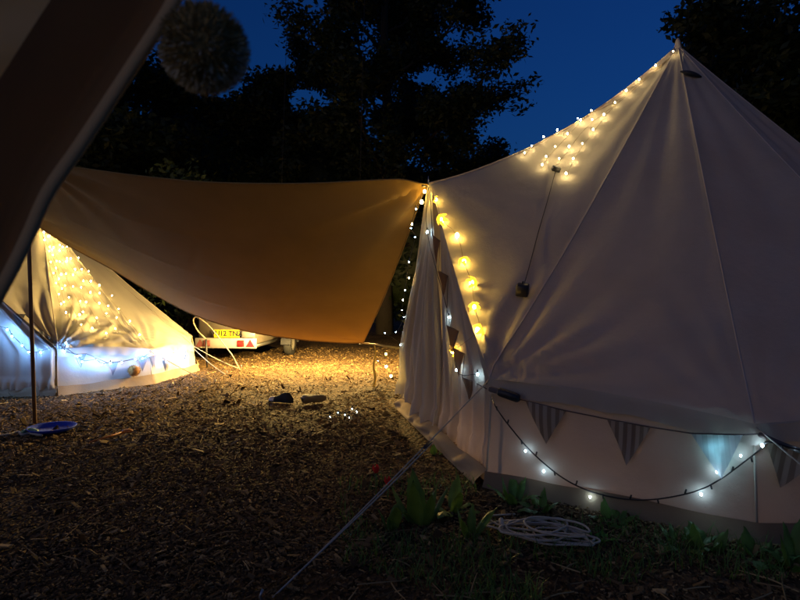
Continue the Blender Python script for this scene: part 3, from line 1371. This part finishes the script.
for LP, lab in ((V((-.62, 8.35, .66)), 'assumed warm camping lamp hanging beyond the tarp beside the large tent door'),  # unseen lamp, assumed from the pool of light on the ground
                (V((-1.75, 8.3, .66)), 'added warm camping lamp hanging beyond the tarp in front of the trailer')):  # second unseen lamp, added to spread the light over the ground
    assumed_lantern(LP, lab, M['assumed_lantern'], .06, LP + V((.1, .3, 5.2)))
assumed_lantern(V((1.15, 4.2, .05)), 'assumed warm camping lamp standing inside the large tent by its door', M['assumed_tentlamp'], .06)  # unseen lamp, assumed from the warm glow of the canvas

# ------------------------------------------------------------------ trailer
TY = 9.45
xl, xr = (195 - CX) / F * TY, (258 - CX) / F * TY
tr = thing('trailer', V(((xl + xr) / 2, TY + 1.0, 0)), 'small camping trailer parked beyond the tarp with a white light board', 'trailer')
zt = lambda py: CAM_H - (py - HZ) / F * TY
ang = math.radians(-5)


def trp(x, y, z):
    """trailer coordinates: x right, y forward from the rear panel"""
    c_, s_ = math.cos(ang), math.sin(ang)
    ox, oy = (xl + xr) / 2, TY
    return V((ox + x * c_ - y * s_, oy + x * s_ + y * c_, z))


RX = V((math.cos(ang), math.sin(ang), 0))
RYv = V((-math.sin(ang), math.cos(ang), 0))
Z = V((0, 0, 1))
hw_ = (xr - xl) / 2
m = MB()
m.box(trp(0, .95, .62), RX * hw_ * .98, RYv * .9, Z * .36, .03)
m.build('body', M['grey_body'], tr)
m = MB()
m.box(trp(0, .95, 1.04), RX * hw_ * 1.0, RYv * .92, Z * .055, .02)
m.build('lid', M['grey_body'], tr)
m = MB()
m.box(trp(0, .95, .235), RX * hw_ * .9, RYv * .9, Z * .03)
m.build('chassis', M['steel'], tr)
zb = (zt(338) + zt(348)) / 2
hb = (zt(338) - zt(348)) / 2
m = MB()
m.box(trp(0, -.03, zb), RX * hw_, RYv * .012, Z * hb, .004)
lb = m.build('light_board', M['white_paint'], tr)
y0 = -.047


def tri(cx, w_, mat):
    m = MB()
    a = [trp(cx - w_, y0, zb - hb * .72), trp(cx + w_, y0, zb - hb * .72), trp(cx, y0, zb + hb * .78)]
    b = [p + RYv * .004 for p in a]
    m.add(a + b, [(0, 1, 2), (5, 4, 3), (0, 3, 4, 1), (1, 4, 5, 2), (2, 5, 3, 0)])
    m.build('reflector', mat, lb, False)


tri(hw_ * .80, .075, M['redlens'])
tri(-hw_ * .83, .075, M['darkred'])
for (cx, mt) in ((hw_ * .50, M['redlens']), (-hw_ * .60, M['darkred'])):
    m = MB()
    m.box(trp(cx, y0 - .008, zb), RX * .055, RYv * .012, Z * hb * .62, .005)
    m.build('tail_lamp', mt, lb)
zp = (zt(329.5) + zt(337.4)) / 2
hp = (zt(329.5) - zt(337.4)) / 2
pxc = ((215 + 240) / 2 - CX) / F * TY - (xl + xr) / 2
wp = (26 / 2) / F * TY
m = MB()
m.box(trp(pxc, -.03, zp), RX * wp, RYv * .004, Z * hp)
pl = m.build('number_plate', M['plate'], tr, False)
cu = bpy.data.curves.new('plate_text', 'FONT')
cu.body = 'VU12 TNZ'
cu.size = hp * 1.75
cu.align_x = 'CENTER'
cu.align_y = 'CENTER'
cu.extrude = .001
cu.offset = .004
to = bpy.data.objects.new('tmp_text', cu)
col.objects.link(to)
bpy.context.view_layer.update()
tme = bpy.data.meshes.new_from_object(to.evaluated_get(bpy.context.evaluated_depsgraph_get()))
bpy.data.objects.remove(to)
mt4 = Matrix.Translation(trp(pxc, -.0365, zp)) @ Matrix.Rotation(ang, 4, 'Z') @ Matrix.Rotation(PI / 2, 4, 'X')
tme.transform(mt4)
tme.materials.clear()
tme.materials.append(M['black'])
link('lettering', tme, pl)
for sx in (1, -1):
    wc = trp(sx * (hw_ + (.30 if sx > 0 else .13)), .85, .21)
    m = MB()
    m.lathe(wc, [(.12, -.065), (.19, -.065), (.21, -.04), (.21, .04), (.19, .065), (.12, .065)], 26, RX)
    wh = m.build('wheel', M['tyre'], tr)
    m = MB()
    m.lathe(wc + RX * .0, [(.001, .03), (.03, .045), (.05, .03), (.10, .022), (.12, .06), (.125, .0), (.12, -.06), (.10, -.022), (.05, -.03), (.03, -.045), (.001, -.03)], 22, RX)
    m.build('rim', M['rim'], wh)
    m = MB()
    rows = []
    for i in range(13):
        a = PI * (i / 12)
        rows.append([wc + RYv * (math.cos(a) * .26) + Z * (math.sin(a) * .25 + .0) + RX * s_ for s_ in (-.09, .09)])
    m.grid(rows)
    m.build('mudguard', M['black'], tr)
m = MB()
m.tube([trp(0, 1.8, .25), trp(0, 2.9, .32), trp(0, 3.05, .36)], .03, 6)
m.build('drawbar', M['steel'], tr)
m = MB()
m.box(trp(hw_ * .72, -.005, zt(334.5)), RX * .11, RYv * .01, Z * .05, .004)
m.build('corner_bracket', M['rim'], tr)

# bent hoop pole standing in front of it
m = MB()
HY = 8.35
m.tube(spline([at(206, 339, HY + .2), at(198, 331, HY + .15), at(193.5, 322, HY + .1), at(195, 317, HY + .05), at(199, 318, HY), at(208, 325, HY), at(216, 334, HY), at(226, 347, HY), at(232, 355, HY), at(236, 362, HY), gnd(240, 370.5)], 5), .009, 6)
hoop = thing('bent_pole', gnd(240, 370.5), 'pale bent pole arching in front of the trailer number plate', 'pole')
m.build('shaft', M['hoop'], hoop)
m = MB()
m.tube([at(206, 339, HY + .2), V((at(206, 339, HY + .2).x, HY + .25, -.02))], .013, 6)
m.build('lower_shaft', M['black'], hoop)

# ------------------------------------------------------------------ things lying about
bw = gnd(52, 432)
bowl = thing('shallow_bowl', bw, 'shallow blue plastic bowl on the woodchips beside the awning pole', 'bowl')
m = MB()
m.lathe(bw + V((0, 0, .012)), [(.001, .006), (.13, .006), (.155, .02), (.172, .035), (.178, .036), (.176, .030), (.158, .012), (.135, 0), (.001, 0)], 32)
m.build('bowl', M['blueplastic'], bowl)
sp0, sp1 = gnd(90, 445), gnd(124, 436)
spn = thing('wooden_spoon', sp0, 'orange wooden spoon lying on dark woodchips', 'spoon')
m = MB()
m.tube([sp0 + V((0, 0, .022)), lerp(sp0, sp1, .5) + V((0, 0, .026)), sp1 + V((0, 0, .03))], [.007, .008, .010], 8)
m.build('handle', M['orangewood'], spn)
m = MB()
d = (sp1 - sp0).normalized()
m.ball(sp1 + d * .03 + V((0, 0, .035)), .045, .032, .014, 12, 8)
m.build('spoon_bowl', M['orangewood'], spn)
wr_ = thing('white_cord', gnd(8, 438), 'white cord with pale green grip beside the blue bowl', 'cord')
m = MB()
m.tube(spline([gnd(-30, 441), gnd(-8, 439), gnd(8, 437), gnd(18, 434.5), gnd(22, 437), gnd(30, 436), gnd(42, 438)], 6), .010, 6)
o = m.build('cord', M['rope'], wr_)
o.location.z += .02
m = MB()
m.tube(spline([gnd(22, 436) + V((0, 0, .03)), gnd(30, 434) + V((0, 0, .035)), gnd(37, 435) + V((0, 0, .03))], 5), .014, 8)
m.build('grip', M['greenplastic'], wr_)


def shoe(p, yaw, roll, label, upper, sole, toe):
    root = thing('shoe', p, label, 'shoe')
    mt = Matrix.Translation(p) @ Matrix.Rotation(yaw, 4, 'Z') @ Matrix.Rotation(roll, 4, 'X')
    N_ = 16
    so_, up_, to_ = MB(), MB(), MB()
    prof = []
    for i in range(N_ + 1):
        t = i / N_
        x = -.13 + .26 * t
        wd = .036 * (1 - .25 * math.exp(-((t - .42) / .18) ** 2)) * min(1, math.sqrt(max(0, 1 - ((t - .5) / .52) ** 4)) * 1.05)
        hh = (.085 if t < .3 else lerp(.085, .04, smooth01((t - .3) / .45))) * min(1, math.sqrt(max(.001, 1 - ((t - .5) / .515) ** 6)))
        prof.append((x, wd + .004, hh))
    so_.grid([[mt @ V((x, wd * 1.12 * math.cos(a), .012 + .012 * math.sin(a) * (1 if abs(math.sin(a)) > .3 else 1))) for a in [2 * PI * j / 12 for j in range(12)]] for (x, wd, hh) in prof], True)
    def ring(x, wd, hh):
        return [mt @ V((x, wd * math.cos(a) * (1 - .15 * math.sin(a) ** 2), .02 + hh * math.sin(a))) for a in [PI * j / 12 for j in range(13)]]
    up_.grid([ring(*q) for q in prof[:13]])
    to_.grid([ring(q[0], q[1] * 1.01, q[2] * 1.01) for q in prof[12:]])
    lo = min(q.z for b_ in (so_, up_, to_) for q in b_.v) - gz(p.x, p.y)
    for b_ in (so_, up_, to_):
        for q in b_.v:
            q.z -= lo - .008
    so_.build('sole', sole, root)
    up_.build('upper', upper, root)
    to_.build('toe_cap', toe, root)


shoe(gnd(281, 403) + V((0, 0, .02)), math.radians(165), .0, 'black shoe with pale toe on the lit woodchips', M['shoe'], M['shoe'], M['sole'])
shoe(gnd(315, 404) + V((0, 0, .055)), math.radians(35), -1.15, 'grey trainer tipped on its side near the black shoe', M['shoegrey'], M['grey_body'], M['shoegrey'])

# coil of white rope
cc = gnd(546, 543)
coil = thing('rope_coil', cc, 'loose tangled coil of white rope on the ground by the large tent', 'rope')
rr = random.Random(8)
pts = []
for k in range(8):
    ox, oy = rr.gauss(0, .045), rr.gauss(0, .04)
    a0, b0 = rr.uniform(.08, .21), rr.uniform(.05, .15)
    tw = rr.uniform(-.55, .35)
    for j in range(12):
        a = 2 * PI * j / 12
        x, y = a0 * math.cos(a), b0 * math.sin(a)
        pts.append(cc + V((ox + x * math.cos(tw) - y * math.sin(tw), oy + x * math.sin(tw) + y * math.cos(tw), .018 + .006 * k + .012 * rr.random())))
pts += [cc + V((-.16, .05, .05)), cc + V((-.24, .16, .05)), cc + V((-.20, .27, .02)), cc + V((-.08, .30, .015))]
m = MB()
m.tube(spline(pts, 3), .0048, 6)
m.build('rope', M['rope'], coil)
m = MB()
m.tube([cc + V((-.185, .045, .03)), cc + V((-.19, .08, .075)), cc + V((-.18, .10, .04))], .012, 6)
m.build('binding', M['rope'], coil)

# black pack hung at the corner of the eave
e0 = big['E'][0]
pk = thing('battery_pack', e0, 'long black battery pack hung under the eave beside the bunting', 'battery pack')
pw = ws.hit(512, 393, .06)[0]
m = MB()
m.box(pw, V((.055, -.03, -.016)), V((.01, .02, 0)), V((.004, 0, .022)), .008)
m.build('casing', M['black'], pk)
m = MB()
m.box(lerp(pw, e0, .45) + V((0, -.02, -.02)), V((.06, -.03, -.014)), V((.006, .012, 0)), V((.003, 0, .014)), .005)
m.build('strap', M['tape'], pk)


# ------------------------------------------------------------------ low plants
def leaf_mesh(name, L_, W_, bend, mat, wavy=.0, fold=.25):
    m = MB()
    rows = []
    n = 8
    for i in range(n + 1):
        t = i / n
        wd = W_ * (math.sin(PI * min(1, .06 + t * .94) ** .8)) * (1 if t < .98 else .2)
        a = bend * t
        y = L_ * (math.sin(a) / bend if bend else t)
        z = L_ * ((1 - math.cos(a)) / bend if bend else 0)
        # leaf grows up the z axis and bends outward along y
        c = V((0, z, y))
        rows.append([c + V((s_ * wd, -abs(s_) * wd * -fold, wavy * math.sin(t * 14 + s_ * 2))) for s_ in (-1, -.5, 0, .5, 1)])
    m.grid(rows)
    me = bpy.data.meshes.new(name)
    me.from_pydata([tuple(p) for p in m.v], [], m.f)
    me.polygons.foreach_set('use_smooth', [True] * len(me.polygons))
    me.materials.append(mat)
    return me


LM = {'broad': [leaf_mesh('leaf', .17, .030, b, M['weed'], .007, .5) for b in (.4, .9, 1.5)],
      'long': [leaf_mesh('leaf', .20, .036, b, M['weed'], .008, .4) for b in (.15, .4, .8)],
      'round': [leaf_mesh('leaf', .09, .030, b, M['weed'], .006, .45) for b in (.3, 1.0, 1.6)],
      'bright': [leaf_mesh('leaf', .06, .020, b, M['weed2'], .003) for b in (.3, .9, 1.5)],
      'grass': [leaf_mesh('blade', .16, .005, b, M['weed'], 0) for b in (.4, .9, 1.6)]}
rp = random.Random(21)


def plant(p, kind, n, label, sc_=1.0, spread=.5, cat='plant', rad=.02, name='weed_plant', group=None):
    root = thing(name, V(p), label, cat, group)
    for i in range(n):
        a = 2 * PI * (i + rp.uniform(-.3, .3)) / n
        me = rp.choice(LM[kind])
        s_ = sc_ * rp.uniform(.5, 1.2)
        o = link('leaf', me, root, loc=V(p) + V((math.sin(a) * rad * -1, math.cos(a) * rad, -.005)),
                 rot=(-rp.uniform(.1, 1) * spread, rp.uniform(-.2, .2), a), scale=(s_ * rp.uniform(.7, 1.15), s_, s_))
    return root


plant(gnd(391, 529), 'long', 5, 'upright narrow green leaves beside the red flower', .85, .25)
plant(gnd(421, 523), 'long', 9, 'clump of tall pointed leaves between guy rope and tent door', 1.2, .55, rad=.04)
plant(gnd(452, 512), 'broad', 7, 'spreading broad weed close to the large tent door sill', 1.15, 1.1)
plant(gnd(436, 454), 'round', 5, 'small round leaved sprout against the door sill', .7, .6)
plant(gnd(470, 536), 'broad', 5, 'low upright weed on dark ground before the door corner', .9, .6)
plant(gnd(514, 503), 'broad', 8, 'broad leaved weed at the foot of the door corner', .95, .7, rad=.03)
plant(gnd(540, 512), 'broad', 7, 'drooping dock leaves behind the rope coil', .75, .9)
plant(gnd(600, 541), 'bright', 16, 'little bright green leafy plant beside the rope coil', .95, 1.0, rad=.022)
plant(gnd(578, 541), 'round', 4, 'pale blue green leaves between rope coil and bright plant', .6, .8)
plant(gnd(612, 523), 'round', 10, 'dark leafy weed against the wall behind the bright plant', 1.1, .7, rad=.035)
plant(gnd(680, 546), 'broad', 8, 'wide dark weed against the large tent wall', .95, 1.15, rad=.03)
plant(gnd(706, 550), 'round', 7, 'round leaved dark weed rising under the pale pennant', 1.25, .45)
plant(gnd(766, 560), 'round', 11, 'bushy dark weed at the tent wall under the guyed corner', 1.3, .8, rad=.04)
plant(gnd(800, 572), 'broad', 8, 'tall dark weed beside the corner guy rope', 1.3, .5, rad=.03)
fl_ = thing('red_flower', gnd(381, 499), 'small red flowers beside the double guy rope', 'flower')
for (px, py, h_) in ((376, 472, 0), (388, 484, 0)):
    p = at(px, py, 3.15)
    m = MB()
    m.tube([V((p.x, p.y, 0)), p], .003, 5)
    st = m.build('stem', M['weed'], fl_)
    m = MB()
    for k in range(5):
        a = 2 * PI * k / 5
        d = V((math.cos(a), math.sin(a), 0))
        e_ = V((-math.sin(a), math.cos(a), 0))
        m.grid([[p + d * (.004 + .016 * math.sin(t * 2)) + e_ * s_ * .012 * math.sin(PI * (.2 + .7 * t)) + Z * (t * .042 - .005) for s_ in (-1, 0, 1)] for t in (0, .3, .6, 1)])
    m.build('petals', M['red'], st)

# low grass among the plants
gm = MB()
rg = random.Random(31)
for i in range(6500):
    px, py = rg.uniform(340, 820), rg.uniform(480, 640)
    if py < 500 + (px - 480) * .16 and px > 480:
        continue
    y = CAM_H * F / (py - HZ)
    x = (px - CX) / F * y
    if nz((x * 2.2, y * 2.2, 0)) < -.02 or math.hypot(x - c1[0], y - c1[1]) < 2.5:
        continue
    h = rg.uniform(.015, .09)
    a = rg.uniform(0, 6.28)
    d = V((math.cos(a), math.sin(a), 0))
    e_ = V((-d.y, d.x, 0)) * .0025
    b = V((x, y, gz(x, y)))
    gm.add([b - e_, b + e_, b + d * h * .3 + Z * h * .6 + e_ * .7, b + d * h * .8 + Z * h, b + d * h * .3 + Z * h * .6 - e_ * .7], [(0, 1, 2, 4), (4, 2, 3)])
o = gm.build('grass', M['weed'], None, False)
o['kind'] = 'stuff'
tag(o, 'sparse short grass among the woodchips near the large tent', 'grass')


# ------------------------------------------------------------------ trees
def leaf_cloud(pts, rnd, size, per, spread, m):
    for p in pts:
        for i in range(per):
            c = p + V([max(-1.7, min(1.7, rnd.gauss(0, 1))) * spread * q for q in (1, 1, .8)])
            s_ = size * rnd.uniform(.6, 1.3)
            d = V((rnd.gauss(0, 1), rnd.gauss(0, 1), rnd.gauss(0, .7))).normalized()
            e_ = d.orthogonal().normalized()
            e_ = Matrix.Rotation(rnd.uniform(0, 6.28), 3, d) @ e_
            m.add([c - d * s_, c + e_ * s_ * .45, c + d * s_, c - e_ * s_ * .45], [(0, 1, 2, 3)])


def tree(base, label, height, seed, spread=1.0, limbs=9, leaf=.085, per=16, low=.25, name='broadleaf_tree', mat=None, reach=.42, lean=(0, 0), sub=6, twig=4, group='trees behind the tents', cluster=.17):
    rnd = random.Random(seed)
    base = V(base)
    root = thing(name, base, label, 'tree', group)
    tk, tips = MB(), []
    npt = 9
    tp = [base + V((lean[0] * (i / npt) * height + .12 * math.sin(i * 1.3 + seed), lean[1] * (i / npt) * height + .1 * math.cos(i * 1.7), height * i / npt - .1 * (i == 0))) for i in range(npt + 1)]
    tk.tube(tp, [max(.015, .032 * height * .6 * (1 - i / (npt + .4))) for i in range(npt + 1)], 8)
    for l in range(limbs):
        f = lerp(low, .97, (l + rnd.random() * .7) / limbs)
        p = along(tp, f)
        a = l * 2.399 + rnd.uniform(-.4, .4)
        ln = height * reach * spread * (1 - .55 * max(0, f - .35) / .65) * rnd.uniform(.75, 1.15)
        up = rnd.uniform(.15, .75) + f * .4
        d = V((math.cos(a), math.sin(a), up)).normalized()
        pts = [p]
        for s_ in range(5):
            d = (d + V((rnd.gauss(0, .15), rnd.gauss(0, .15), rnd.gauss(.0, .10)))).normalized()
            pts.append(pts[-1] + d * ln / 5)
        tk.tube(pts, [max(.012, .010 * height * .6 * (1 - f * .5) * (1 - i / 5.6)) for i in range(6)], 6)
        for b in range(sub):
            f2 = rnd.uniform(.25, 1)
            q = along(pts, f2)
            d2 = (d + V((rnd.gauss(0, .7), rnd.gauss(0, .7), rnd.gauss(.1, .4)))).normalized()
            l2 = ln * rnd.uniform(.22, .42)
            bp = [q, q + d2 * l2 * .5 + V((0, 0, .03)), q + d2 * l2]
            tk.tube(bp, [.02, .012, .006], 4)
            for t in range(twig):
                q2 = along(bp, rnd.uniform(.3, 1))
                d3 = (d2 + V((rnd.gauss(0, .8), rnd.gauss(0, .8), rnd.gauss(0, .5)))).normalized()
                l3 = l2 * rnd.uniform(.3, .6)
                tk.tube([q2, q2 + d3 * l3], [.007, .003], 3, False)
                for s_ in range(4):
                    tips.append(q2 + d3 * l3 * (s_ + 1) / 4)
    tk.build('trunk', M['bark'], root)
    lm = MB()
    leaf_cloud(tips, rnd, leaf, per, cluster, lm)
    lm.build('crown', mat or M['leaf'], root, False)
    return root


def bush(base, label, rx, ry, h, seed, n=7500, leaf=.075, mat=None, name='hedge_shrub', group='shrubs behind the tents', core=True):
    rnd = random.Random(seed)
    base = V(base)
    root = thing(name, base, label, 'shrub', group)
    lm = MB()
    wob = lambda d: 1 + .30 * noise.noise(d * 1.7 + V((seed, 0, 0))) + .16 * noise.noise(d * 4.3 + V((0, seed, 0)))
    for i in range(n):
        d = V((rnd.gauss(0, 1), rnd.gauss(0, 1), rnd.gauss(0, 1))).normalized()
        k = wob(d) * (1 - abs(rnd.gauss(0, .13)))
        if rnd.random() < .06:
            k *= 1.12
        c = base + V((d.x * rx * k, d.y * ry * k, h * .5 + d.z * h * .5 * k))
        if c.z < .02:
            c.z = rnd.uniform(.02, .5)
        leaf_cloud([c], rnd, leaf, 1, .03, lm)
    lm.build('foliage', mat or M['leaf'], root, False)
    if core:
        cm = MB()
        cm.ball(base + V((0, 0, h * .5)), rx * .82, ry * .82, h * .5 * .84, 22, 14, wob)
        cm.build('sky_block_core', mat or M['leaf'], root)  # solid core added to block sky between the leaves
    st = MB()
    for k in range(5):
        a = k * 1.26 + seed
        st.tube([base + V((.1 * math.cos(a), .1 * math.sin(a), -.05)), base + V((rx * .3 * math.cos(a), ry * .3 * math.sin(a), h * .4)), base + V((rx * .5 * math.cos(a), ry * .5 * math.sin(a), h * .72))], [.05, .03, .012], 5)
    st.build('stem', M['bark'], root)
    return root


TD = 15.0
tree(V(((388 - 400) / F * TD, TD, 0)), 'tall spreading tree standing alone against the dusk sky', 12.5, 4, 1.0, 24, .072, 32, .16, reach=.285, sub=9, twig=5)
tree(V((-7.4, 12.0, 0)), 'dense dark tree rising behind the pompom', 8.7, 9, 1.0, 22, .08, 30, .12, reach=.34, sub=10, twig=5)
tree(V((9.9, 10.6, 0)), 'big black tree looming over the large tent apex', 11.5, 15, 1.0, 22, .09, 30, .12, reach=.42, sub=11, twig=5)
tree(V((-3.6, 15.5, 0)), 'lower bushy tree left of the tall spreading tree', 5.9, 23, 1.1, 20, .075, 30, .12, reach=.38, sub=9, twig=5)
HP = [(-13, 14.5, 2.6, 5.6, 'far dark shrub beyond the small tent'), (-9.4, 14, 2.7, 6.9, 'dark shrub behind the small tent apex'),
      (-5.6, 14.5, 2.8, 6.1, 'dark shrub behind the trailer'), (-2.3, 15.5, 2.4, 5.8, 'dark shrub under the lower bushy tree'),
      (.6, 16, 2.3, 4.8, 'dark shrub around the foot of the tall spreading tree'), (3.2, 15.8, 2.1, 4.6, 'dark shrub showing right above the large tent ridge'),
      (6.6, 15, 2.6, 4.3, 'dark shrub hidden mostly behind the large tent'), (10.6, 13, 2.9, 6.2, 'tall dark shrub beside the big black tree')]
for i, (x, y, r, h, lab) in enumerate(HP):
    bush(V((x, y, 0)), lab, r, 1.7, h, 40 + i)
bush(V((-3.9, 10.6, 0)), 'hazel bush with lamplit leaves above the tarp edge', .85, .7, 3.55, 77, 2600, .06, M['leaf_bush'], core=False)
